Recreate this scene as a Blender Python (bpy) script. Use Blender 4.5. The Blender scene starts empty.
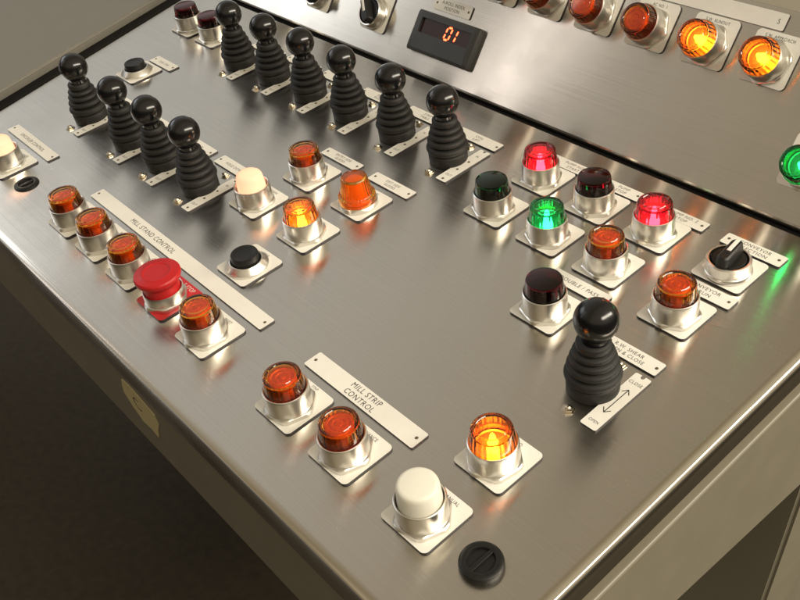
import bpy, bmesh, math, random
from mathutils import Matrix, Vector
random.seed(7)
S = 0.001                                  # everything below is written in millimetres
scene = bpy.context.scene
COL = scene.collection

# ------------------------------------------------------------------ frames
TILT = math.radians(9.6)                   # the deck slopes up away from the operator
MP = Matrix.Translation((0, 0, 0.95)) @ Matrix.Rotation(TILT, 4, 'X')
YS, TH = 267.5, math.radians(51.9)         # the fold line of the raised back panel and its pitch
MB = MP @ Matrix.Translation((0, YS*S, 0)) @ Matrix.Rotation(TH, 4, 'X')
def at(x, y, z=0, M=MP, rz=0):
    return M @ Matrix.Translation((x*S, y*S, z*S)) @ Matrix.Rotation(rz, 4, 'Z')

# ------------------------------------------------------------------ materials
def mat(name):
    m = bpy.data.materials.new(name); m.use_nodes = True
    nt = m.node_tree
    return m, nt, nt.nodes['Principled BSDF']
def simple(name, col, rough=.5, metal=0, noise=0.0, nscale=60, bump=0.0, coat=0, rvar=0.0, spec=None):
    m, nt, b = mat(name)
    b.inputs['Base Color'].default_value = (*col, 1)
    b.inputs['Roughness'].default_value = rough
    b.inputs['Metallic'].default_value = metal
    b.inputs['Coat Weight'].default_value = coat
    if spec is not None: b.inputs['Specular IOR Level'].default_value = spec
    if noise or bump or rvar:
        tc = nt.nodes.new('ShaderNodeTexCoord'); nz = nt.nodes.new('ShaderNodeTexNoise')
        nz.inputs['Scale'].default_value = nscale; nz.inputs['Detail'].default_value = 6
        nt.links.new(tc.outputs['Object'], nz.inputs['Vector'])
        if noise:
            mx = nt.nodes.new('ShaderNodeMix'); mx.data_type = 'RGBA'
            mx.inputs[6].default_value = (*[c*(1-noise) for c in col], 1)
            mx.inputs[7].default_value = (*[min(1, c*(1+noise)) for c in col], 1)
            nt.links.new(nz.outputs['Fac'], mx.inputs[0]); nt.links.new(mx.outputs[2], b.inputs['Base Color'])
        if rvar:
            mr = nt.nodes.new('ShaderNodeMapRange')
            mr.inputs['To Min'].default_value = max(0, rough-rvar); mr.inputs['To Max'].default_value = rough+rvar
            mr.inputs['From Min'].default_value = .3; mr.inputs['From Max'].default_value = .7
            nt.links.new(nz.outputs['Fac'], mr.inputs['Value']); nt.links.new(mr.outputs['Result'], b.inputs['Roughness'])
        if bump:
            bp = nt.nodes.new('ShaderNodeBump'); bp.inputs['Strength'].default_value = bump
            bp.inputs['Distance'].default_value = .0005
            nt.links.new(nz.outputs['Fac'], bp.inputs['Height']); nt.links.new(bp.outputs['Normal'], b.inputs['Normal'])
    return m

def brushed(name, col, rough, aniso):
    # stainless sheet, grain along local x (the UV map stores y first, so its tangent runs across the grain)
    m, nt, b = mat(name); N = nt.nodes.new; L = nt.links.new
    b.inputs['Metallic'].default_value = 1
    b.inputs['Anisotropic'].default_value = aniso
    tg = N('ShaderNodeTangent'); tg.direction_type = 'UV_MAP'; tg.uv_map = 'UVMap'
    L(tg.outputs[0], b.inputs['Tangent'])
    tc = N('ShaderNodeTexCoord'); mp = N('ShaderNodeMapping')
    mp.inputs['Scale'].default_value = (3.5, 620, 620)
    L(tc.outputs['Object'], mp.inputs['Vector'])
    n1 = N('ShaderNodeTexNoise'); n1.inputs['Scale'].default_value = 1; n1.inputs['Detail'].default_value = 3
    L(mp.outputs[0], n1.inputs['Vector'])
    n2 = N('ShaderNodeTexNoise'); n2.inputs['Scale'].default_value = 6; n2.inputs['Detail'].default_value = 7; n2.inputs['Roughness'].default_value = .6
    L(tc.outputs['Object'], n2.inputs['Vector'])
    mx = N('ShaderNodeMix'); mx.data_type = 'RGBA'
    mx.inputs[6].default_value = (*[c*.92 for c in col], 1); mx.inputs[7].default_value = (*[c*1.06 for c in col], 1)
    L(n1.outputs['Fac'], mx.inputs[0])
    L(mx.outputs[2], b.inputs['Base Color'])
    a1 = N('ShaderNodeMapRange'); a1.inputs['From Min'].default_value = .3; a1.inputs['From Max'].default_value = .7
    a1.inputs['To Min'].default_value = rough-.06; a1.inputs['To Max'].default_value = rough+.07
    L(n2.outputs['Fac'], a1.inputs['Value'])
    ad = N('ShaderNodeMath'); ad.operation = 'MULTIPLY_ADD'; ad.inputs[1].default_value = .05
    L(n1.outputs['Fac'], ad.inputs[0]); L(a1.outputs['Result'], ad.inputs[2])
    # hair-line scratches: thin contour lines of a slow noise, kept only in patches
    n3 = N('ShaderNodeTexNoise'); n3.inputs['Scale'].default_value = 7; n3.inputs['Detail'].default_value = 1.5; n3.inputs['Distortion'].default_value = 1.2
    n4 = N('ShaderNodeTexNoise'); n4.inputs['Scale'].default_value = 4; n4.inputs['Detail'].default_value = 2
    m3 = N('ShaderNodeMapping'); m3.inputs['Rotation'].default_value = (0, 0, .6); m3.inputs['Scale'].default_value = (1, 4, 1); m3.inputs['Location'].default_value = (3.1, 1.7, .4)
    L(tc.outputs['Object'], m3.inputs['Vector']); L(m3.outputs[0], n3.inputs['Vector']); L(m3.outputs[0], n4.inputs['Vector'])
    s1 = N('ShaderNodeMath'); s1.operation = 'SUBTRACT'; s1.inputs[1].default_value = .5; L(n3.outputs['Fac'], s1.inputs[0])
    s2 = N('ShaderNodeMath'); s2.operation = 'ABSOLUTE'; L(s1.outputs[0], s2.inputs[0])
    s3 = N('ShaderNodeMath'); s3.operation = 'LESS_THAN'; s3.inputs[1].default_value = .0016; L(s2.outputs[0], s3.inputs[0])
    s4 = N('ShaderNodeMath'); s4.operation = 'GREATER_THAN'; s4.inputs[1].default_value = .60; L(n4.outputs['Fac'], s4.inputs[0])
    s5 = N('ShaderNodeMath'); s5.operation = 'MULTIPLY'; L(s3.outputs[0], s5.inputs[0]); L(s4.outputs[0], s5.inputs[1])
    s6 = N('ShaderNodeMath'); s6.operation = 'MULTIPLY_ADD'; s6.inputs[1].default_value = .06; L(s5.outputs[0], s6.inputs[0]); L(ad.outputs[0], s6.inputs[2])
    L(s6.outputs[0], b.inputs['Roughness'])
    return m

STEEL = brushed('brushed_stainless', (.625, .59, .53), .185, .91)
STEELB = brushed('brushed_stainless_back', (.65, .615, .555), .16, .89)
ALU = simple('turned_aluminium', (.72, .70, .655), .29, 1, noise=.03, nscale=40)
SCREW = simple('plated_screw', (.62, .56, .45), .25, 1)
PAINT = simple('beige_enamel', (.235, .213, .158), .38, noise=.05, nscale=25, rvar=.06, bump=.05)
PAINTG = simple('grey_beige_enamel', (.165, .155, .13), .42, noise=.06, nscale=30, rvar=.06)
GASKET = simple('black_gasket', (.007, .0065, .006), .85, spec=.15)
RUBBER = simple('black_rubber', (.010, .0095, .009), .62, noise=.25, nscale=500, bump=.15)
BALL = simple('black_phenolic', (.006, .006, .007), .17, rvar=.03, nscale=200)
BLKP = simple('black_plastic', (.009, .009, .009), .40, rvar=.08, nscale=400, spec=.35)
BLKM = simple('charcoal_plastic', (.035, .036, .036), .5, rvar=.05, nscale=400)
PLATE = simple('engraving_stock_white', (.84, .82, .755), .42, noise=.04, nscale=180, rvar=.08)
CORE = simple('engraving_stock_core', (.022, .018, .024), .5)
PLATER = simple('engraving_stock_red', (.55, .018, .022), .4)
INK = simple('engraved_black', (.035, .03, .028), .6)
RIVET = simple('dull_pin', (.16, .13, .09), .5, .7)
INKW = simple('engraved_white', (.8, .72, .66), .6)
TAPE = simple('masking_tape', (.56, .47, .25), .7, noise=.12, nscale=90, bump=.2)
REDP = simple('red_plastic', (.48, .013, .015), .42, rvar=.08, nscale=150, spec=.3)
FLOORM = simple('floor_covering', (.040, .030, .017), .8, noise=.5, nscale=55, bump=.3)
CREAM = simple('cream_cap', (.84, .82, .72), .38)
CREAM.node_tree.nodes['Principled BSDF'].inputs['Subsurface Weight'].default_value = .3
CREAM.node_tree.nodes['Principled BSDF'].inputs['Subsurface Radius'].default_value = (.003, .002, .001)
CREAM.node_tree.nodes['Principled BSDF'].inputs['Subsurface Scale'].default_value = 1

def lens_mat(name, col, rough=.04, ior=1.49):
    m, nt, b = mat(name)
    b.inputs['Base Color'].default_value = (*col, 1); b.inputs['Transmission Weight'].default_value = 1
    b.inputs['Roughness'].default_value = rough; b.inputs['IOR'].default_value = ior
    return m
def glow(name, col, strength, base=(.8, .8, .8)):
    m, nt, b = mat(name)
    b.inputs['Base Color'].default_value = (*base, 1); b.inputs['Roughness'].default_value = .5
    b.inputs['Emission Color'].default_value = (*col, 1); b.inputs['Emission Strength'].default_value = strength
    return m
L_ORANGE = lens_mat('amber_lens', (.97, .42, .052))
L_RED = lens_mat('red_lens', (.80, .02, .05))
L_GREEN = lens_mat('green_lens', (.02, .55, .16))
L_MAROON = lens_mat('maroon_lens', (.20, .012, .022), .06)
L_DKGREEN = lens_mat('dark_green_lens', (.015, .12, .035), .06)
L_RIB = lens_mat('amber_beacon_lens', (1.0, .44, .05), .16)
CORE_O = simple('amber_diffuser', (.88, .31, .028), .4, noise=.25, nscale=350)
CORE_DK = simple('dark_cavity', (.05, .025, .02), .5)
REFLECT = simple('lamp_reflector', (.42, .38, .33), .35, .5)
B_AMBER = glow('amber_bulb', (1, .50, .12), 55)
B_RED = glow('red_bulb', (1, .48, .36), 55)
B_GREEN = glow('green_bulb', (.34, 1, .60), 24)
B_WARM = glow('warm_bulb', (1, .60, .42), 7)
B_DIM = glow('dim_amber_core', (1, .30, .02), .32, (.72, .25, .02))
DIGIT = glow('led_segment', (1, .07, .02), 9, (.6, .05, .02))
LEDOFF = simple('led_window', (.030, .010, .010), .12)
m, nt, b = mat('milky_dome')
tr = nt.nodes.new('ShaderNodeBsdfTranslucent'); tr.inputs['Color'].default_value = (.95, .80, .66, 1)
b.inputs['Emission Color'].default_value = (1, .60, .50, 1); b.inputs['Emission Strength'].default_value = .60
mixs = nt.nodes.new('ShaderNodeMixShader'); mixs.inputs[0].default_value = .6
b.inputs['Base Color'].default_value = (.85, .74, .60, 1); b.inputs['Roughness'].default_value = .3
out = nt.nodes['Material Output']
nt.links.new(b.outputs[0], mixs.inputs[1]); nt.links.new(tr.outputs[0], mixs.inputs[2]); nt.links.new(mixs.outputs[0], out.inputs['Surface'])
MILKY = m

# ------------------------------------------------------------------ mesh helpers
def finish(bm, name, mats, angle=32, smooth=True):
    bmesh.ops.recalc_face_normals(bm, faces=bm.faces)
    me = bpy.data.meshes.new(name); bm.to_mesh(me); bm.free()
    for k in (mats if isinstance(mats, (list, tuple)) else [mats]): me.materials.append(k)
    if smooth:
        me.polygons.foreach_set('use_smooth', [True]*len(me.polygons))
        me.set_sharp_from_angle(angle=math.radians(angle))
        for p in me.polygons:
            if p.area > .004: p.use_smooth = False
    return me
def lathe_into(bm, prof, seg=48, c=(0, 0), mi=0, rfun=None):
    rings = []
    for r, z in prof:
        if r < 1e-6: rings.append([bm.verts.new((c[0]*S, c[1]*S, z*S))]); continue
        ring = []
        for i in range(seg):
            a = 2*math.pi*i/seg; rr = r*(rfun(a, z, r) if rfun else 1)
            ring.append(bm.verts.new(((c[0]+rr*math.cos(a))*S, (c[1]+rr*math.sin(a))*S, z*S)))
        rings.append(ring)
    for A, B in zip(rings, rings[1:]):
        for i in range(seg):
            j = (i+1) % seg
            if len(A) == 1 and len(B) == 1: continue
            if len(A) == 1: f = bm.faces.new((A[0], B[i], B[j]))
            elif len(B) == 1: f = bm.faces.new((A[i], A[j], B[0]))
            else: f = bm.faces.new((A[i], A[j], B[j], B[i]))
            f.material_index = mi
def lathe(name, prof, m, seg=48, angle=32, rfun=None):
    bm = bmesh.new(); lathe_into(bm, prof, seg, rfun=rfun); return finish(bm, name, m, angle)
def poly_prism(bm, pts, z0, z1, mi_top=0, mi_side=0, mi_bot=None):
    lo = [bm.verts.new((x*S, y*S, z0*S)) for x, y in pts]; hi = [bm.verts.new((x*S, y*S, z1*S)) for x, y in pts]
    f = bm.faces.new(hi); f.material_index = mi_top
    f = bm.faces.new(lo[::-1]); f.material_index = mi_side if mi_bot is None else mi_bot
    n = len(pts)
    for i in range(n):
        f = bm.faces.new((lo[i], lo[(i+1) % n], hi[(i+1) % n], hi[i])); f.material_index = mi_side
def rrect(x0, y0, x1, y1, r, n=5):
    p = []
    for cx, cy, a0 in ((x1-r, y0+r, -90), (x1-r, y1-r, 0), (x0+r, y1-r, 90), (x0+r, y0+r, 180)):
        for i in range(n+1):
            a = math.radians(a0+90*i/n); p.append((cx+r*math.cos(a), cy+r*math.sin(a)))
    return p
def box_into(bm, x0, y0, z0, x1, y1, z1, bev=0, mi=0):
    v = [bm.verts.new((x*S, y*S, z*S)) for z in (z0, z1) for y in (y0, y1) for x in (x0, x1)]
    fs = [bm.faces.new([v[i] for i in q]) for q in ((0, 2, 3, 1), (4, 5, 7, 6), (0, 1, 5, 4), (2, 6, 7, 3), (0, 4, 6, 2), (1, 3, 7, 5))]
    for f in fs: f.material_index = mi
    if bev:
        es = list({e for f in fs for e in f.edges})
        bmesh.ops.bevel(bm, geom=es, offset=bev*S, segments=3, affect='EDGES', profile=.5)
def sweep_x(name, prof, x0, x1, m, uv=True, angle=40):
    # a closed outline in (y, z) drawn along x; x0 / x1 may be functions of y (a mitred end)
    bm = bmesh.new()
    fx = lambda q, y: q(y) if callable(q) else q
    A = [bm.verts.new((fx(x0, y)*S, y*S, z*S)) for y, z in prof]; B = [bm.verts.new((fx(x1, y)*S, y*S, z*S)) for y, z in prof]
    n = len(prof)
    for i in range(n): bm.faces.new((A[i], A[(i+1) % n], B[(i+1) % n], B[i]))
    bm.faces.new(A[::-1]); bm.faces.new(B)
    return bm
def add_uv(me):
    uv = me.uv_layers.new(name='UVMap')
    for lp in me.loops:
        co = me.vertices[lp.vertex_index].co; uv.data[lp.index].uv = (co.y+co.z*.37, co.x+co.z*.05)
    return me
def obj(name, me, parent=None, M=None):
    o = bpy.data.objects.new(name, me); COL.objects.link(o)
    if parent: o.parent = parent
    if M is not None: o.matrix_world = M
    return o
def tag(o, label, cat, group=None):
    o['label'] = label; o['category'] = cat
    if group: o['group'] = group
    return o
def thing(name, M, label, cat, group=None):
    o = bpy.data.objects.new(name, None); o.empty_display_size = .01; COL.objects.link(o); o.matrix_world = M
    return tag(o, label, cat, group)

# lettering: the built-in stroke-like font, turned into a mesh and fitted to a height / width
def text_polys(lines, cap, maxw, gap=1.55, narrow=.82):
    out = []
    for li, s in enumerate(lines):
        cu = bpy.data.curves.new('lettering', 'FONT'); cu.body = s; cu.size = 1.0; cu.resolution_u = 3; cu.space_character = 1.12
        o = bpy.data.objects.new('lettering', cu); COL.objects.link(o)
        bpy.context.view_layer.update()
        me = bpy.data.meshes.new_from_object(o.evaluated_get(bpy.context.evaluated_depsgraph_get()))
        bpy.data.objects.remove(o); bpy.data.curves.remove(cu)
        vs = [v.co.copy() for v in me.vertices]; fs = [tuple(p.vertices) for p in me.polygons]; bpy.data.meshes.remove(me)
        xs = [v.x for v in vs]; w = max(xs)-min(xs); k = cap/.70
        kx = min(k*narrow, maxw/w)
        y0 = ((len(lines)-1)/2-li)*cap*gap - cap/2
        out.append(([((v.x-(min(xs)+w/2))*kx, v.y*k+y0) for v in vs], fs))
    return out
def lettering(parent, lines, cx, cy, cap, maxw, z, m=INK, rot=0, narrow=.82, extra=None):
    bm = bmesh.new(); ca, sa = math.cos(rot), math.sin(rot)
    for vs, fs in text_polys(lines, cap, maxw, narrow=narrow):
        bv = [bm.verts.new(((cx+x*ca-y*sa)*S, (cy+x*sa+y*ca)*S, z*S)) for x, y in vs]
        for f in fs:
            try: bm.faces.new([bv[i] for i in f])
            except ValueError: pass
    if extra: extra(bm)
    for f in bm.faces:
        if f.normal.z < 0: f.normal_flip()
    me = bpy.data.meshes.new('lettering'); bm.to_mesh(me); bm.free(); me.materials.append(m)
    return obj('lettering', me, parent)
def stroke(bm, pts, w, z):
    for (x0, y0), (x1, y1) in zip(pts, pts[1:]):
        d = math.hypot(x1-x0, y1-y0); nx, ny = -(y1-y0)/d*w/2, (x1-x0)/d*w/2
        bm.faces.new([bm.verts.new((x*S, y*S, z*S)) for x, y in ((x0+nx, y0+ny), (x0-nx, y0-ny), (x1-nx, y1-ny), (x1+nx, y1+ny))])

# ------------------------------------------------------------------ the setting
bm = bmesh.new()
n = 2
v = [bm.verts.new(p) for p in ((-14, -10, 0), (10, -10, 0), (10, 14, 0), (-14, 14, 0))]; bm.faces.new(v)
fl = obj('floor', finish(bm, 'floor', FLOORM, smooth=False)); fl['kind'] = 'structure'

# ------------------------------------------------------------------ the console
def miter(y): return -711 - (y+97.3)*(91.9/311.2)        # the mitred joint with the wing, as x(y)
FY, RX = -215.0, 225.0
con = thing('control_console', MP, 'long stainless steel operator console with beige painted body, holding rows of buttons and joysticks', 'console')
R = 10.0
def arc(cy, cz, r, a0, a1, n=6): return [(cy+r*math.cos(math.radians(a0+(a1-a0)*i/n)), cz+r*math.sin(math.radians(a0+(a1-a0)*i/n))) for i in range(n+1)]
# deck sheet: a dense slab, front and right edges rolled over and turned down
bm = bmesh.new()
ed = []                                                    # edge offsets (inset, z) from the vertical skirt to the flat top
for i in range(9):
    a = math.radians(90*i/8); ed.append((R-R*math.cos(a), -R+R*math.sin(a)))
ed.append((R+.5, 0))
loops = []
for ins, z in [(0, -22), (0, -R-.5)]+ed:
    c = [(miter(YS-5), YS-5), (miter(FY+ins)+0, FY+ins), (RX-ins, FY+ins), (RX-ins, YS-5)]
    loops.append([bm.verts.new((x*S, y*S, z*S)) for x, y in c])
for A, B in zip(loops, loops[1:]):
    for i in range(4):
        j = (i+1) % 4; bm.faces.new((A[i], A[j], B[j], B[i]))
bm.faces.new(loops[-1]); bm.faces.new(loops[0][::-1])
obj('deck', add_uv(finish(bm, 'deck', STEEL, 50)), con)
# dark seam at the foot of the back panel
bm = sweep_x('seam', [(YS-5, -22), (YS+6, -22), (YS+6, -3), (YS-5, -3)], lambda y: miter(y), RX-3, None)
obj('seam_gasket', finish(bm, 'seam_gasket', GASKET, smooth=False), con)
# raised back panel: a folded sheet, foot turned under, top turned back
def bp(v, w=0): return (YS+v*math.cos(TH)-w*math.sin(TH), v*math.sin(TH)+w*math.cos(TH))
out_ = [bp(171, -30), bp(171, -4)] + [bp(171-4+4*math.cos(math.radians(a)), -4+4*math.sin(math.radians(a))) for a in (15, 30, 45, 60, 75, 90)]
out_ += [bp(5+4*math.cos(math.radians(a)), -4+4*math.sin(math.radians(a))) for a in (90, 115, 140, 165, 180)] + [bp(1, -20)]
bm = sweep_x('back', out_[::-1], lambda y: miter(y), RX, None)
obj('back_panel', add_uv(finish(bm, 'back_panel', STEELB, 40)), con)
# painted housing below the deck (its underside is level with the floor)
ct, st = math.cos(TILT), math.sin(TILT)
def w2p(yw, zw): return (yw*ct+zw*st, -yw*st+zw*ct)        # level (y, z) -> sloping panel (y, z)
def p2w(y, z): return (y*ct-z*st, y*st+z*ct)
zb = p2w(FY, -130)[1]
back_y = p2w(*bp(171))[0]
top_shelf_w = p2w(*bp(171, -4))
prof = [(FY+2, -21.8), (FY+2, -124), (FY+4, -129), w2p(p2w(FY, -130)[0]+8, zb), w2p(top_shelf_w[0]+380, zb), w2p(top_shelf_w[0]+380, top_shelf_w[1]-3),
        w2p(top_shelf_w[0]+6, top_shelf_w[1]-3), bp(1, -30), (YS+2, -22.5)]
bm = sweep_x('housing', prof, lambda y: miter(min(y, 900)), RX-2.5, None)
obj('housing', finish(bm, 'housing', PAINT, smooth=False), con)
# bead along the right side of the housing
bm = bmesh.new()
pts = [(RX-3.5+2.8*math.cos(a), -45+2.8*math.sin(a)) for a in [math.radians(-90+180*i/8) for i in range(9)]]
A = [bm.verts.new((x*S, (FY+3)*S, z*S)) for x, z in pts]; B = [bm.verts.new((x*S, 560*S, z*S)) for x, z in pts]
for i in range(8): bm.faces.new((A[i], A[i+1], B[i+1], B[i]))
bm.faces.new(A); bm.faces.new(B)
obj('side_bead', finish(bm, 'side_bead', PAINT, 60), con)
# pedestal, knee space in front of it
def pw(x, yw, zw):
    y, z = w2p(yw, zw); return Vector((x*S, y*S, z*S))
bm = bmesh.new()
zf = -950.0
ya, yb = 244, top_shelf_w[0]+360
v = [bm.verts.new(pw(x, y, z)) for z in (zf, zb-.5) for y in (ya, yb) for x in (-1100, RX-4)]
for q in ((0, 2, 3, 1), (4, 5, 7, 6), (0, 1, 5, 4), (2, 6, 7, 3), (0, 4, 6, 2), (1, 3, 7, 5)): bm.faces.new([v[i] for i in q])
bmesh.ops.bevel(bm, geom=list(bm.edges), offset=.004, segments=3, affect='EDGES')
obj('pedestal', finish(bm, 'pedestal', PAINT), con)

# adjoining wing: the same console, mirrored in the upright plane through the mitred joint
a_ = Vector((miter(FY), *p2w(FY, 0))); b_ = Vector((miter(YS), *p2w(YS, 0)))
d_ = Vector((b_.x-a_.x, b_.y-a_.y, 0)).normalized(); nrm = Vector((d_.y, -d_.x, 0))
def mir(x, y, z, lift=0, push=0):
    yw, zw = p2w(y, z); p = Vector((x, yw, zw)); k = (p-a_).dot(nrm)
    q = p-2*k*nrm - nrm*push; q.z += lift
    y2, z2 = w2p(q.y, q.z); return Vector((q.x*S, y2*S, z2*S))
wing = thing('side_console', MP, 'plain grey adjoining console wing in the top left corner, beyond the black joint', 'console')
bm = bmesh.new()
def slab(bm, corners, z0, z1, lift, push):
    lo = [bm.verts.new(mir(x, y, z0, lift, push)) for x, y in corners]; hi = [bm.verts.new(mir(x, y, z1, lift, push)) for x, y in corners]
    bm.faces.new(hi); bm.faces.new(lo[::-1])
    for i in range(4): bm.faces.new((lo[i], lo[(i+1) % 4], hi[(i+1) % 4], hi[i]))
slab(bm, [(miter(FY), FY), (500, FY), (500, 420), (miter(420), 420)], -18, 0, 12, 17)
bmesh.ops.bevel(bm, geom=list(bm.edges), offset=.0035, segments=3, affect='EDGES')
obj('wing_top', finish(bm, 'wing_top', PAINTG), wing)
bm = bmesh.new()
slab(bm, [(miter(FY), FY+4), (490, FY+4), (490, 418), (miter(418), 418)], -125, -18.4, 12, 21)
obj('wing_housing', finish(bm, 'wing_housing', PAINT, smooth=False), wing)
bm = bmesh.new()
v = []
for zz in (0, 1):
    for x, y in ((100, 250), (460, 250), (460, 410), (100, 410)):
        p = mir(x, y, -126, 7, 15); yw, zw = p2w(p.y/S, p.z/S); v.append(bm.verts.new(pw(p.x/S, yw, zf if zz == 0 else zw)))
bm.faces.new(v[4:]); bm.faces.new(v[:4][::-1])
for i in range(4): bm.faces.new((v[i], v[(i+1) % 4], v[4+(i+1) % 4], v[4+i]))
obj('wing_pedestal', finish(bm, 'wing_pedestal', PAINT, smooth=False), wing)
# black gasket filling the mitred joint
bm = bmesh.new()
lo = [(miter(FY+2), FY+2), (miter(YS), YS)]
v = [bm.verts.new(Vector((x*S, y*S, z*S))) for z in (-30, 1.5) for x, y in ((lo[0][0]+1, lo[0][1]), (lo[1][0]+1, lo[1][1]))]
w = [bm.verts.new(Vector((x*S, y*S, z*S))) for z in (-30, 1.5) for x, y in ((lo[0][0]-17.5, lo[0][1]), (lo[1][0]-17.5, lo[1][1]))]
for q in ((v[0], v[1], v[3], v[2]), (w[0], w[1], w[3], w[2]), (v[2], v[3], w[3], w[2]), (v[0], v[1], w[1], w[0]), (v[0], v[2], w[2], w[0]), (v[1], v[3], w[3], w[1])): bm.faces.new(q)
obj('joint_gasket', finish(bm, 'joint_gasket', GASKET, smooth=False), con)

# torn tape on the front face
bm = bmesh.new()
pts = [(-201, -38), (-186, -36), (-170, -39), (-146, -44), (-146, -56), (-155, -70), (-164, -87), (-176, -84), (-191, -86), (-203, -77), (-213, -63), (-208, -50)]
A = [bm.verts.new((x*S, (FY+1.9)*S, z*S)) for x, z in pts]; B = [bm.verts.new((x*S, (FY+1.3)*S, z*S)) for x, z in pts]
bm.faces.new(B); bm.faces.new(A[::-1])
for i in range(len(pts)): bm.faces.new((A[i], A[(i+1) % len(pts)], B[(i+1) % len(pts)], B[i]))
tp = obj('tape_label', finish(bm, 'tape_label', TAPE, smooth=False), None, MP)
tag(tp, 'torn yellowed tape scrap with a black letter C on the shaded front lip', 'tape')
bm = bmesh.new()
arcp = [(-184+7*math.cos(math.radians(a)), -58+8*math.sin(math.radians(a))) for a in range(50, 311, 20)]
for (x0, z0), (x1, z1) in zip(arcp, arcp[1:]):
    k = 1.2
    def off(x, z): d = math.hypot(x+184, z+58); return ((x+184)*(1-k/d*1.2)-184, (z+58)*(1-k/d*1.2)-58)
    q = [(x0, z0), (x1, z1), off(x1, z1), off(x0, z0)]
    bm.faces.new([bm.verts.new((x*S, (FY+1.15)*S, z*S)) for x, z in q])
obj('lettering', finish(bm, 'lettering', INK, smooth=False), tp)

# ------------------------------------------------------------------ shared parts of the controls
PW, PH = 45.0, 46.0
BX, BY = 0.0, -3.3                                          # a button sits a little below the centre of its plate
def plate_mesh(m):
    bm = bmesh.new(); poly_prism(bm, rrect(-PW/2, -PH/2, PW/2, PH/2, 4.2), .05, 1.7, 0, 1)
    return finish(bm, 'legend_plate', [m, CORE], smooth=False)
ME = {}
ME['plate'] = plate_mesh(PLATE); ME['plate_red'] = plate_mesh(PLATER)
def hexf(a, z, r):
    h = 18.75/math.cos((a % (math.pi/3))-math.pi/6)            # rounded hexagon
    return min(h, 20.5)/20.5 if 1.7 < z < 6 and r > 19 else 1
ME['nut'] = lathe('nut', [(17, 1.75), (20.3, 1.75), (20.5, 2.1), (20.5, 5.2), (19.6, 5.9), (17, 6.2)], ALU, 96, 25, rfun=hexf)
ME['bezel'] = lathe('bezel', [(15, 2), (18.4, 2), (18.3, 7.0), (17.9, 21.2), (17.6, 22.2), (17.0, 22.6), (16.4, 22.3), (16.1, 21.0), (16.1, 3)], ALU, 72, 30)
ME['bezel_low'] = lathe('bezel', [(14, 1.75), (19.6, 1.75), (20.0, 2.4), (20.0, 4.2), (19.2, 5.4), (16.4, 8.2), (15.4, 9.4), (14.6, 9.6), (13.8, 8.8), (13.6, 3)], ALU, 72, 30)
ME['bezel_flat'] = lathe('bezel', [(13, 1.75), (18.9, 1.75), (19.4, 2.4), (19.3, 6.4), (18.8, 7.2), (17.8, 7.4), (14, 7.4)], ALU, 72, 30)
ME['bezel_mid'] = lathe('bezel', [(14, 2), (18.4, 2), (18.2, 7.2), (18.0, 14.6), (17.6, 15.4), (17.0, 15.2), (16.6, 14.6), (16.6, 4)], ALU, 72, 30)
def lens(top=35.0, r=15.9, rt=14.7):
    return [(0, top), (9.8, top), (10.4, top-.6), (11.2, top-.6), (11.8, top), (rt-1.2, top), (rt-.4, top-.35), (rt, top-1.2), (r-.35, top-9), (r, top-11), (r, 13.0), (r-1.8, 13.0), (r-2.2, top-9), (rt-2.0, top-3.2), (rt-3.0, top-2.8), (0, top-2.8)]
flute = lambda a, z, r: 1+.009*math.cos(22*a) if 12.2 < r < 14.2 and z < 33 else 1
def mk_lens(nm, m):
    pr = lens()
    if nm in ('l_maroon', 'l_dkgreen'): pr = [pr[0]]+pr[5:]      # plain flat tops
    ME[nm] = lathe('lens', pr, m, 132, 30, rfun=None if nm in ('l_maroon', 'l_dkgreen') else flute)
for nm, m in (('l_orange', L_ORANGE), ('l_red', L_RED), ('l_green', L_GREEN), ('l_maroon', L_MAROON), ('l_dkgreen', L_DKGREEN)): mk_lens(nm, m)
ME['diffuser'] = lathe('diffuser', [(5.5, 13.2), (5.5, 25.5), (9.6, 26.5), (10.9, 28.6), (10.9, 30.6), (10.2, 31.4), (8.8, 31.5), (8.4, 30.9), (6.8, 30.9), (6.4, 31.5), (4.8, 31.5), (4.4, 30.9), (2.6, 30.9), (2.2, 31.5), (0, 31.5)], CORE_O, 40, 35)
ME['well'] = lathe('well', [(13.9, 20), (13.8, 13.2), (5.6, 13.1), (5.6, 12.6), (13.9, 12.6)], CORE_DK, 40, 35)
ME['well_amber'] = ME['well'].copy(); ME['well_amber'].materials[0] = simple('amber_well', (.20, .05, .012), .5)
ME['cavity'] = lathe('diffuser', [(13.3, 13.2), (10, 14), (9, 24), (0, 25)], CORE_DK, 32, 35)
ME['reflector'] = lathe('reflector', [(13.6, 17.5), (13.0, 15.2), (9, 14.2), (4.5, 13.4), (0, 13.4)], REFLECT, 40, 50)
def bulb(m): return lathe('bulb', [(0, 13.5), (4.6, 13.5), (5.0, 14.6), (3.2, 16), (2.8, 21), (2.2, 25), (1.3, 27.6), (0, 28.3)], m, 24, 60)
for nm, m in (('b_amber', B_AMBER), ('b_red', B_RED), ('b_green', B_GREEN)): ME[nm] = bulb(m)
ME['b_warm'] = lathe('bulb', [(0, 15), (2.6, 15), (4.4, 18), (4.4, 24), (2.8, 27), (0, 28)], B_WARM, 24, 60)
ME['dome'] = lathe('lens', [(0, 36.6), (7, 36.4), (10.2, 35.6), (12.2, 34.0), (13.2, 31.6), (13.9, 24), (14.4, 14), (13.2, 14), (12.7, 24), (12.0, 31), (10.8, 33), (8.6, 34.2), (6, 34.8), (0, 35.0)], MILKY, 56, 60)
ME['cream'] = lathe('cap', [(0, 37.2), (11.0, 37.0), (12.9, 36.5), (14.0, 35.2), (14.5, 33), (15.2, 20), (15.3, 10), (0, 10)], CREAM, 56, 60)
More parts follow.
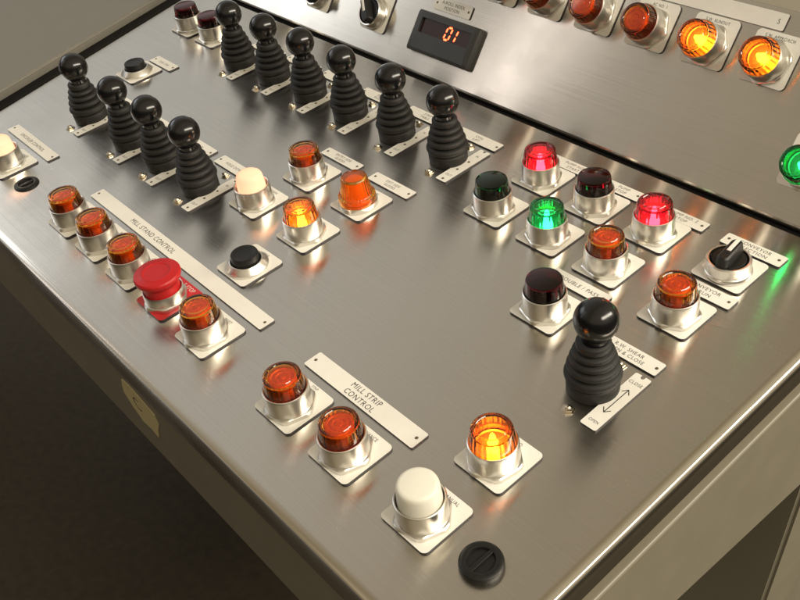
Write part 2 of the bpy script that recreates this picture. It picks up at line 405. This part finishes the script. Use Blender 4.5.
ME['blackcap'] = lathe('cap', [(0, 15.2), (6, 15.3), (9.8, 15.9), (11.4, 16.5), (12.3, 16.2), (12.8, 15), (13.0, 5), (0, 5)], BLKP, 48, 40)
ME['mushroom'] = lathe('cap', [(0, 33.0), (11, 33.0), (11.8, 33.6), (13.4, 33.7), (14.2, 33.2), (18.0, 33.1), (19.8, 32.5), (20.7, 31.2), (20.8, 29.0), (20.0, 27.0), (17.8, 24.6), (16.6, 23.0), (16.2, 21), (16.0, 8), (0, 8)], REDP, 64, 32)
rib = lambda a, z, r: (1+.022*math.cos(30*a)) if 14 < z < 30 and r > 12 else 1
ME['beacon'] = lathe('lens', [(0, 34.2), (10.6, 34.0), (12.0, 33.2), (12.7, 31.6), (15.3, 16.2), (16.2, 14.6), (17.9, 14.0), (18.3, 13.2), (18.3, 7.5), (16, 7.5), (16, 12), (13.6, 16), (11, 31), (0, 31.8)], L_RIB, 144, 45, rfun=rib)
ME['beacon_core'] = lathe('diffuser', [(13, 7.6), (12.6, 12), (10.6, 16), (8.6, 28), (7, 29.4), (0, 29.8)], B_DIM, 32, 40)
bm = bmesh.new(); lathe_into(bm, [(0, 4.4), (1.4, 4.2), (2.4, 3.4), (2.8, 2.5)], 16); lathe_into(bm, [(2.8, 2.5), (3.9, 2.3), (4.0, .8), (5.4, .7), (5.5, .05)], 6)
ME['screw'] = finish(bm, 'mounting_screw', SCREW, 30)

def pbase(name, x, y, label, cat, group, text, M=MP, red=False, cap=3.0, ty=None, dx=0):
    """x, y: the plate's lower left corner"""
    t = thing(name, at(x+PW/2, y+PH/2, 0, M), label, cat, group)
    p = obj('legend_plate', ME['plate_red' if red else 'plate'], t)
    if text: lettering(p, text, dx, ty if ty is not None else (18.6 if len(text) == 1 else 18.9), cap if len(text) == 1 else 2.2, 39, 1.78, INKW if red else INK)
    return t
def put(t, name, me, dz=0, rz=0, oy=BY):
    o = obj(name, ME[me], t); o.location = (BX*S, oy*S, dz*S); o.rotation_euler.z = rz; return o
def pilot(x, y, kind, label, text, M=MP, group=None):
    lit = kind in ('lit_orange', 'lit_red', 'lit_green')
    t = pbase('pilot_light', x, y, label, 'indicator light', group, text, M)
    rz = random.uniform(0, 6.28)
    bz = put(t, 'bezel', 'bezel', rz=rz); obj('nut', ME['nut'], bz)
    if kind == 'orange': ln = put(t, 'lens', 'l_orange', rz=rz); co = 'diffuser'; obj('well', ME['well_amber'], ln)
    elif kind == 'maroon': ln = put(t, 'lens', 'l_maroon', rz=rz); co = 'cavity'
    elif kind == 'dkgreen': ln = put(t, 'lens', 'l_dkgreen', rz=rz); co = 'cavity'
    elif kind == 'lit_orange': ln = put(t, 'lens', 'l_orange', rz=rz); co = 'b_amber'
    elif kind == 'lit_red': ln = put(t, 'lens', 'l_red', rz=rz); co = 'b_red'
    elif kind == 'lit_green': ln = put(t, 'lens', 'l_green', rz=rz); co = 'b_green'
    elif kind == 'lit_white': ln = put(t, 'lens', 'dome', rz=rz); co = 'b_warm'
    c = obj('bulb' if (lit or kind == 'lit_white') else 'diffuser', ME[co], ln)
    if lit or kind == 'lit_white': obj('reflector', ME['reflector'], ln)
    return t
def black_button(x, y, label, text):
    t = pbase('push_button', x, y, label, 'push button', None, text)
    put(t, 'bezel', 'bezel_low', oy=-2); put(t, 'cap', 'blackcap', oy=-2); return t

# ------------------------------------------------------------------ lights and buttons on the deck
G_ROW = 'amber lights along the front edge at the left'
pilot(-422.8, -165.8, 'orange', 'unlit amber light at the far left end of the front row, nearest the hole plug', ['A'], group=G_ROW)
pilot(-362.3, -165.5, 'orange', 'unlit amber light second from the left in the front edge row, between two like it', ['B'], group=G_ROW)
pilot(-298.5, -165.4, 'orange', 'unlit amber light just left of the red emergency stop button', ['C'], group=G_ROW)
pilot(-168.0, -166.9, 'orange', 'unlit amber light just right of the red emergency stop button', ['RESET'], group=G_ROW)
G_ST = 'amber lights below the mill strip control plate'
pilot(-48.7, -166.5, 'orange', 'unlit amber light at the upper left end of the MILL STRIP CONTROL plate', ['STRIP', 'STOP'], group=G_ST)
pilot(18.5, -166.3, 'orange', 'unlit amber light on the ADVANCE plate beside the MILL STRIP CONTROL plate', ['ADVANCE'], group=G_ST)
pilot(101.0, -100.3, 'lit_orange', 'glowing amber light standing alone near the cream MANUAL button', ['AUTO'])
pilot(-214.5, -27.1, 'lit_orange', 'glowing amber light beside the peach glowing dome in the centre left cluster', ['ON'])
pilot(-291.3, 36.4, 'orange', 'unlit amber light at the back of the centre left cluster, behind the glowing peach dome', ['UP'])
pilot(-297.4, -26.3, 'lit_white', 'glowing peach white dome light in the centre left cluster', ['DOWN'])
pilot(-589.8, -165.5, 'lit_white', 'glowing peach white dome light cut by the left edge of the picture', ['ON'])
pilot(-103.7, 111.0, 'dkgreen', 'unlit dark green light at the left of the right hand cluster', [])
pilot(-38.0, 111.2, 'lit_green', 'glowing green light on the deck between the dark green and unlit amber lights', [])
pilot(-102.2, 174.4, 'lit_red', 'glowing red light furthest back on the deck, behind the dark green and glowing green lights', [])
pilot(-35.3, 171.2, 'maroon', 'unlit maroon light between the two glowing red lights', [])
pilot(29.2, 171.3, 'lit_red', 'glowing red light to the right of the unlit maroon light, above the amber light', [])
pilot(26.8, 110.6, 'orange', 'unlit amber light in front of the right hand glowing red light', ['ON'])
pilot(25.0, 37.0, 'maroon', 'unlit maroon light just behind the tall front joystick', [])
pilot(104.0, 97.8, 'orange', 'unlit amber light at the right, in front of the selector switch', [])
G_FM = 'maroon lights in the far left corner'
pilot(-721.2, 158.3, 'maroon', 'small far off unlit maroon light, left one of the pair in the far left corner', [], group=G_FM)
pilot(-663.7, 159.7, 'maroon', 'small far off unlit maroon light, right one of the pair touching the first joystick', [], group=G_FM)
black_button(-218.3, -91.8, 'flat black push button between the long MILL STAND CONTROL strip and the lit amber light', ['STOP'])
black_button(-666.0, 41.8, 'small far off black push button behind the four left joysticks', ['STOP'])
t = pbase('push_button', 98.7, -165.5, 'tall cream white push button nearest the front corner, on the MANUAL plate', 'push button', None, ['MANUAL'], dx=4)
bz = put(t, 'bezel', 'bezel', rz=.2); obj('nut', ME['nut'], bz); put(t, 'cap', 'cream')
t = pbase('emergency_stop_button', -236.5, -165.8, 'red mushroom emergency stop button on a red plate', 'emergency stop', None, ['E-STOP'], red=True, cap=4.2, dx=3)
bz = put(t, 'bezel', 'bezel_mid', rz=.5); obj('nut', ME['nut'], bz); put(t, 'cap', 'mushroom')
t = pbase('pilot_light', -212.0, 36.6, 'cone shaped ribbed amber beacon light on a low silver ring', 'indicator light', None, ['RUN'])
put(t, 'bezel', 'bezel_flat'); ln = put(t, 'lens', 'beacon'); obj('diffuser', ME['beacon_core'], ln)

# selector switch on the deck
def knob_mesh(length, width, h0, h1):
    bm = bmesh.new(); lathe_into(bm, [(0, h0), (13.2, h0), (13.8, h0-.8), (14.2, 3), (0, 3)], 40)
    outl = rrect(-width/2, -length/2, width/2, length/2, width*.42)
    b0 = [bm.verts.new((x*1.25*S, y*S, (h0-.6)*S)) for x, y in outl]; b1 = [bm.verts.new((x*1.0*S, y*.97*S, (h1-1.2)*S)) for x, y in outl]
    b2 = [bm.verts.new((x*.72*S, y*.90*S, h1*S)) for x, y in outl]
    for A, B in ((b0, b1), (b1, b2)):
        for i in range(len(A)): j = (i+1) % len(A); bm.faces.new((A[i], A[j], B[j], B[i]))
    bm.faces.new(b2); bm.faces.new(b0[::-1])
    return finish(bm, 'knob', BLKP, 35)
ME['knob'] = knob_mesh(31, 9.5, 12.5, 21.5)
ME['sel_bezel'] = lathe('bezel', [(13, 1.75), (19.2, 1.75), (19.7, 2.4), (19.6, 5.0), (18.9, 6.2), (18.4, 6.6), (17.9, 14.6), (17.0, 15.8), (15.6, 15.6), (15, 4)], ALU, 64, 32)
bm = bmesh.new(); box_into(bm, -1.7, -3, 21.4, 1.7, 13.6, 22.2, .25); ME['pointer'] = finish(bm, 'pointer', PLATE)
def selector(x, y, M, label, rz, text):
    t = pbase('selector_switch', x, y, label, 'selector switch', None, text, M)
    put(t, 'bezel', 'sel_bezel'); k = put(t, 'knob', 'knob', dz=3.2, rz=rz); obj('pointer', ME['pointer'], k); return t
selector(105.1, 167.3, MP, 'black lever selector switch with white pointer on the deck by the right edge', math.radians(6), [])

# ------------------------------------------------------------------ joysticks
def bellows():
    p = [(0, .1), (18.8, .1), (19.6, .9), (19.8, 9.6), (19.3, 11.0), (17.6, 11.8)]
    z = 11.8
    for ro, ri, h in ((21.2, 16.6, 8.6), (19.4, 14.8, 7.4), (17.4, 13.0, 6.6), (15.4, 11.6, 6.0)):
        for k in range(1, 10):
            t = k/10; p.append((ri+(ro-ri)*math.sin(math.pi*t)**.5, z+h*t))
        z += h; p.append((ri-1.0, z))
    return p+[(12.4, z+1.0), (12.8, z+3.0), (12.6, z+6.2), (11.4, z+7.6), (0, z+7.8)]
ME['bellows'] = lathe('bellows', bellows(), RUBBER, 56, 50)
bp_ = [(0, 46), (9.8, 46.2), (9.4, 52.0)]+[(16.0*math.cos(math.radians(a)), 66+16.0*math.sin(math.radians(a))) for a in range(-52, 91, 6)]
bp_[-1] = (0, 82.0)
ME['ball'] = lathe('ball_knob', bp_, BALL, 56, 60)
def strip_mesh(x0, y0, x1, y1, notch=False, r=1.6):
    bm = bmesh.new(); pts = rrect(x0, y0, x1, y1, r, 3)
    if notch:                                                # a broken-out fixing hole in the middle of the far end
        cx = (x0+x1)/2; k = next(i for i, p in enumerate(pts) if abs(p[1]-y1) < 1e-6)
        k = [i for i, p in enumerate(pts) if abs(p[1]-y1) < .01]
        pts = pts[:k[0]+1]+[(cx+1.6, y1), (cx+1.5, y1-2.4), (cx, y1-3.4), (cx-1.5, y1-2.4), (cx-1.6, y1)]+pts[k[0]+1:]
    poly_prism(bm, pts, .05, 1.6, 0, 1); return finish(bm, 'strip', [PLATE, CORE], smooth=False)
ME['dirstrip'] = strip_mesh(-7, -32, 7, 32, True); ME['joylabel'] = strip_mesh(-30, -7.4, 30, 7.4)
ME['rivet'] = lathe('rivet', [(0, 2.2), (.8, 2.1), (1.2, 1.9), (1.4, 1.62)], RIVET, 14, 60)
def rivets(o, pts):
    for x, y in pts: r = obj('rivet', ME['rivet'], o); r.location = (x*S, y*S, 0)
def ends(bm):
    stroke(bm, [(0, -14), (0, 14)], .7, 1.68)
    for s in (1, -1): stroke(bm, [(-3.2, s*10), (0, s*14.2), (3.2, s*10)], .7, 1.68)
def joystick(x, y, where, words, top, bottom, arrow=False, group=None, lean=(0, 0), lx=None, strip=True):
    t = thing('joystick', at(x, y, 0), f'black ball topped joystick, {where}', 'joystick', group)
    obj('boot', ME['bellows'], t); k = obj('ball_knob', ME['ball'], t); k.rotation_euler = (math.radians(random.uniform(-1.2, 1.2)), math.radians(random.uniform(-1.2, 1.2)), 0)
    sx, sy = x+1.5, y
    for s in (-1, 1):
        o = obj('mounting_screw', ME['screw'], t); o.location = ((sx-x)*S, (sy-y+s*29.3)*S, 0); o.rotation_euler.z = random.random()*3
    d = obj('direction_strip', ME['dirstrip'], None, at(sx+20.8, sy-1.2, 0)); gs = group and 'direction strips beside the joysticks'
    tag(d, f'strip running beside the joystick {where}', 'label strip', gs)
    rr = math.pi/2
    if arrow:
        lettering(d, [top], -.2, 22.5, 3.0, 12, 1.68, extra=ends); lettering(d, bottom, 0, -25, 2.6, 12, 1.68)
    else:
        lettering(d, [bottom[0]], 0, -20, 3.0, 12, 1.68, rot=0); lettering(d, [top], 0, 20, 3.0, 12, 1.68)
        rivets(d, [(0, -28), (0, -8), (0, 8)])
    l = obj('label_strip', ME['joylabel'], None, at((lx if lx is not None else sx-5), sy+43.5, 0))
    tag(l, f'label strip behind the joystick {where}', 'label strip', group and 'label strips behind the joysticks')
    lettering(l, words, 0, 0, 3.5, 46, 1.68, narrow=.9); rivets(l, [(-26.5, 0), (26.5, 0)])
joystick(128, 18, 'largest and nearest, at the front right', ['R.W. SHEAR', 'OPEN & CLOSE'], 'CLOSE', ['OPEN'], arrow=True, lx=125.5)
ORD = ['leftmost', 'second from the left', 'third from the left', 'third from the right', 'second from the right', 'rightmost']
bx = [-548, -478, -406, -331.5, -256, -178.5]; by = [159, 162.5, 162.7, 162.8, 165.5, 166.5]
nm = [['ENTRY', 'GUIDE'], ['PINCH', 'ROLL'], ['SIDE', 'GUIDE'], ['EDGE', 'ROLL'], ['STRIP', 'TABLE'], ['COIL', 'LIFT']]
for i in range(6): joystick(bx[i], by[i], f'{ORD[i]} of the six in the back row', nm[i], 'IN', ['OUT'], group='joysticks in the back row', lx=bx[i]-1)
lxs = [-588, -491, -419.5, -346.0]; ly = [-31, -29.5, -28, -27.8]
ORD4 = ['leftmost', 'second from the left', 'second from the right', 'rightmost']
nm4 = [['MANDREL'], ['PEELER'], ['SNUBBER'], ['HOLD DOWN']]
for i in range(4): joystick(lxs[i], ly[i], f'{ORD4[i]} of the four at the left', nm4[i], 'IN', ['OUT'], group='joysticks in the left row', lx=lxs[i]-1)

# ------------------------------------------------------------------ engraved strips on the deck
def strip(x0, y0, x1, y1, label, words, cap=4, M=MP, rv=True, dx=0, group=None, notch=False):
    cx, cy = (x0+x1)/2, (y0+y1)/2; hx, hy = (x1-x0)/2, (y1-y0)/2
    o = obj('label_strip', strip_mesh(-hx, -hy, hx, hy), None, at(cx, cy, 0, M)); tag(o, label, 'label strip', group)
    if words: lettering(o, words, dx, 0, cap, 2*hx-14, 1.68, narrow=.9)
    if rv: rivets(o, [(-hx+4.5, .5), (hx-4.5, .5)])
    return o
strip(-429.2, -113.3, -115.2, -97.6, 'very long white strip reading MILL STAND CONTROL behind the emergency stop row', ['MILL STAND CONTROL'], 5.5, dx=-38)
strip(-55, -112.5, 73.2, -95.4, 'white strip reading MILL STRIP CONTROL by the two front amber lights', ['MILL STRIP', 'CONTROL'], 5)
strip(-650, -112.8, -535.7, -98, 'white label strip behind the dome light at the left edge of the picture', ['UNCOILER CONTROL'], 4.4)
strip(-662, 90.5, -610, 105.5, 'short white label strip behind the small far off black button', ['COIL CAR'], 3.6)
strip(-295, 91, -237.5, 103.8, 'white label strip behind the unlit amber light of the centre left cluster', ['ENTRY SIDE', 'GUIDES'], 3.2)
strip(-217.5, 90.5, -158.5, 104.6, 'white label strip behind the ribbed amber beacon', ['EXIT SIDE', 'GUIDES'], 3.2)
strip(-96, 221.5, -38, 236, 'white label strip behind the furthest glowing red light', ['PUMP NO. 1', 'START'], 3.6)
strip(-30, 219.6, 12.8, 233.8, 'white label strip behind the unlit maroon light between the red lights', ['PUMP', 'STOP'], 3.6)
strip(34.5, 217.6, 82, 231.6, 'white label strip behind the right hand glowing red light', ['PUMP NO. 2', 'STOP'], 3.6)
strip(100.3, 216.3, 155.6, 231.2, 'white label strip behind the deck selector switch', ['CONVEYOR', 'SELECTION'], 3.9)
strip(98, 147.8, 154.3, 163, 'white label strip between the selector switch and the right hand amber light', ['CONVEYOR', 'IN RUN'], 3.9)
strip(19.5, 89.6, 78, 104.0, 'white label strip between the maroon light and the amber light, behind the front joystick ball', ['DOUBLE / PASS'], 4.2)

# ------------------------------------------------------------------ hole plugs
def plug(x, y, r, h, label):
    bm = bmesh.new()
    lathe_into(bm, [(0, h-2.2), (r*.60, h-2.2), (r*.64, h-.4), (r*.72, h), (r*.86, h-.1), (r*.97, h-1.2), (r, h-2.6), (r, .05), (0, .05)], 56)
    a = math.radians(90)
    M_ = Matrix.Rotation(a, 4, 'Z'); k = len(bm.verts)
    box_into(bm, -r*.66, -1.5, h-2.4, r*.66, 1.5, h-.6, .3)
    bm.verts.ensure_lookup_table()
    for v in bm.verts[k:]: v.co = M_ @ v.co
    o = obj('hole_plug', finish(bm, 'hole_plug', BLKP, 35), None, at(x, y, 0)); tag(o, label, 'hole plug')
plug(174, -144.8, 14.6, 6.5, 'round black slotted hole plug alone at the front right corner of the deck')
plug(-512.5, -149, 13.6, 2.6, 'flat black hole plug by the left edge, next to the cut off dome light')

# ------------------------------------------------------------------ raised back panel
G_B = 'amber lights along the raised back panel'
texts = {-282: ['AC NO. 5'], -219: ['AC NO. 4'], -156: ['AC NO. 3'], -93: ['AC NO. 1'], -30.2: ['S.W. RUNOUT'], 31.4: ['S.W. APPROACH']}
labs = {-282: None, -219: 'unlit amber back panel light most cut off by the top edge of the picture', -156: 'unlit amber back panel light next to the one most cut off',
        -93: 'unlit amber light on the AC NO. 1 plate of the back panel', -30.2: 'glowing amber light on the RUNOUT plate of the back panel', 31.4: 'glowing amber light on the APPROACH plate of the back panel'}
labs[-282] = 'back panel light whose white plate corner alone shows at the top edge'
for x in (-282, -219, -156, -93, -30.2, 31.4):
    pilot(x, 104.0, 'lit_orange' if x > -40 else 'orange', labs[x], texts[x], MB, G_B)
pilot(105.4, 32.0, 'lit_green', 'glowing green light on the back panel, cut by the right edge of the picture', [], MB)
strip(-260, 151.4, 52.9, 166.2, 'long white strip with a letter S along the top of the back panel', None, M=MB, rv=False)
lettering(COL.objects[-1] if False else bpy.data.objects[[o.name for o in COL.objects if o.get('label', '').startswith('long white strip with')][0]], ['S'], 149.5, 0, 4.5, 6, 1.68)
for x, w in ((-680, 'leftmost of three on the back panel'), (-568.5, 'middle one of three on the back panel'), (-457.8, 'rightmost of the three, left of the red digit display')):
    selector(x, 30.1, MB, f'black lever selector switch {w}', math.radians(38), [])
# digital meter
t = thing('digital_display', at(-314, 49, 0, MB), 'black panel meter with glowing red digits 01', 'display')
bm = bmesh.new()
o0 = rrect(-50, -23.5, 50, 23.5, 2, 3); o1 = rrect(-49, -22.6, 49, 22.6, 2.5, 3); o2 = rrect(-45.5, -20, 45.5, 20, 2, 3)
ring = [[bm.verts.new((x*S, y*S, z*S)) for x, y in o] for o, z in ((o0, .1), (o0, 5.5), (o1, 7.2), (o2, 9.0))]
for A, B in zip(ring, ring[1:]):
    for i in range(len(A)): j = (i+1) % len(A); bm.faces.new((A[i], A[j], B[j], B[i]))
win = rrect(-39, -1.5, 41, 15.5, 1, 3)
wi0 = [bm.verts.new((x*S, y*S, 9.0*S)) for x, y in win]; wi1 = [bm.verts.new((x*S, y*S, 6.0*S)) for x, y in win]
for i in range(len(win)): j = (i+1) % len(win); bm.faces.new((wi0[i], wi0[j], ring[-1][j], ring[-1][i])); bm.faces.new((wi1[i], wi1[j], wi0[j], wi0[i]))
obj('bezel', finish(bm, 'bezel', BLKM, 25), t)
bm = bmesh.new(); poly_prism(bm, win, 5.0, 6.02, 0, 0); wn = obj('window', finish(bm, 'window', LEDOFF, smooth=False), t)
bm = bmesh.new()
def seg7(bm, x, y, segs, h=14.0, w=7.4, z=6.1):
    sh = .14; H = h/2
    S7 = {'a': ((0, h), (w, h)), 'b': ((w, H), (w, h)), 'c': ((w, 0), (w, H)), 'd': ((0, 0), (w, 0)), 'e': ((0, 0), (0, H)), 'f': ((0, H), (0, h)), 'g': ((0, H), (w, H))}
    for s in segs:
        (x0, y0), (x1, y1) = S7[s]; d = math.hypot(x1-x0, y1-y0); ux, uy = (x1-x0)/d, (y1-y0)/d; g = .7; k = 1.05
        pts = [(x0+ux*g, y0+uy*g), (x0+ux*(g+k)-uy*k, y0+uy*(g+k)+ux*k), (x1-ux*(g+k)-uy*k, y1-uy*(g+k)+ux*k), (x1-ux*g, y1-uy*g), (x1-ux*(g+k)+uy*k, y1-uy*(g+k)-ux*k), (x0+ux*(g+k)+uy*k, y0+uy*(g+k)-ux*k)]
        lo = [bm.verts.new(((x+px+py*sh)*S, (y+py)*S, z*S)) for px, py in pts]; bm.faces.new(lo)
seg7(bm, 0.5, -.2, 'abcdef')
obj('digit', finish(bm, 'digit', DIGIT, smooth=False), t)
bm = bmesh.new(); seg7(bm, 9.5, -.2, 'bc')
obj('digit', finish(bm, 'digit', DIGIT, smooth=False), t)
strip(-350.5, 77.8, -291, 92, 'white two line label strip just above the red digit display', ['A-ROLL INDEX', 'POSITION'], 3.8, M=MB)

# ------------------------------------------------------------------ lamps and air light
w = bpy.data.worlds.new('World'); scene.world = w; w.use_nodes = True
nt = w.node_tree; bg = nt.nodes['Background']; bg.inputs['Strength'].default_value = 1.0
N = nt.nodes.new; L = nt.links.new
tc = N('ShaderNodeTexCoord'); sp = N('ShaderNodeSeparateXYZ'); L(tc.outputs['Generated'], sp.inputs[0])
mr = N('ShaderNodeMapRange'); mr.inputs['From Min'].default_value = -1; mr.inputs['From Max'].default_value = 1
L(sp.outputs['X'], mr.inputs['Value'])
cr = N('ShaderNodeValToRGB'); L(mr.outputs['Result'], cr.inputs[0])       # daylit room end left, warm dim middle, right end raised to brighten the bezels
el = cr.color_ramp.elements
stops = [(0, (.62, .62, .61)), (.09, (.58, .57, .54)), (.18, (.55, .515, .455)), (.28, (.445, .385, .295)), (.42, (.315, .25, .15)), (.62, (.66, .56, .39)), (1, (.74, .63, .45))]
el[0].position, el[0].color = stops[0][0], (*stops[0][1], 1); el[1].position, el[1].color = stops[-1][0], (*stops[-1][1], 1)
for p, c in stops[1:-1]:
    e = el.new(p); e.color = (*c, 1)
mz = N('ShaderNodeMapRange'); mz.inputs['From Min'].default_value = .02; mz.inputs['From Max'].default_value = .42; mz.interpolation_type = 'SMOOTHSTEP'
mz.inputs['To Min'].default_value = .085; mz.inputs['To Max'].default_value = 1.0       # lit ceiling above, dark furniture and walls low down
L(sp.outputs['Z'], mz.inputs['Value'])
vm = N('ShaderNodeVectorMath'); vm.operation = 'SCALE'; L(cr.outputs['Color'], vm.inputs[0]); L(mz.outputs['Result'], vm.inputs['Scale'])
L(vm.outputs[0], bg.inputs['Color'])
def lamp(name, direction, dist, sx, sy, power, col, target=(-150, 0, 0)):
    d = Vector(direction).normalized(); R3 = MP.to_3x3()
    tw = MP @ Vector([q*S for q in target]); p = tw + R3 @ d * dist
    l = bpy.data.lights.new(name, 'AREA'); l.shape = 'RECTANGLE'; l.size = sx; l.size_y = sy; l.energy = power; l.color = col
    o = bpy.data.objects.new(name, l); COL.objects.link(o)
    z = (p-tw).normalized(); up = Vector((0, 0, 1)); x = up.cross(z).normalized(); y = z.cross(x)
    Mx = Matrix((x, y, z)).transposed().to_4x4(); Mx.translation = p; o.matrix_world = Mx
    return o
lamp('window_light', (-.86, -.19, .42), 4.0, 1.9, 1.3, 14, (.95, .97, 1.0))
# a row of ceiling tubes along the right of the console
l = bpy.data.lights.new('tube_row', 'AREA'); l.shape = 'RECTANGLE'; l.size = .6; l.size_y = 4.2; l.energy = 150; l.color = (1, .91, .76)
o = bpy.data.objects.new('tube_row', l); COL.objects.link(o)
p = MP @ Vector((2.4, 1.55, 1.85)); z = Vector((.78, .0, .62)).normalized(); y = Vector((0, 1, 0)); x = y.cross(z).normalized()
Mx = Matrix((x, y, z)).transposed().to_4x4(); Mx.translation = p; o.matrix_world = Mx
lamp('tall_light', (-.685, -.565, .49), 3.5, .13, 2.2, 2.7, (1, .91, .88))

# ------------------------------------------------------------------ camera (panel frame -> world)
def rz(a): return Matrix.Rotation(a, 3, 'Z')
Rc = rz(.951792945) @ Matrix.Rotation(.863240515, 3, 'X') @ rz(-.165254085)
Mc = Rc.to_4x4(); Mc.translation = Vector((423.517968, -350.774949, 501.733343))*S
cd = bpy.data.cameras.new('camera'); cd.sensor_fit = 'HORIZONTAL'; cd.sensor_width = 36; cd.lens = 916.761/800*36; cd.clip_start = .02; cd.clip_end = 100
co = bpy.data.objects.new('camera', cd); COL.objects.link(co); co.matrix_world = MP @ Mc; scene.camera = co
scene.view_settings.view_transform = 'Standard'; scene.view_settings.look = 'None'; scene.view_settings.exposure = 0; scene.view_settings.gamma = 1
scene.render.engine = 'CYCLES'
cy = scene.cycles
cy.use_denoising = True; cy.max_bounces = 16; cy.transmission_bounces = 12; cy.glossy_bounces = 8; cy.transparent_max_bounces = 12
cy.sample_clamp_indirect = 8; cy.blur_glossy = .3
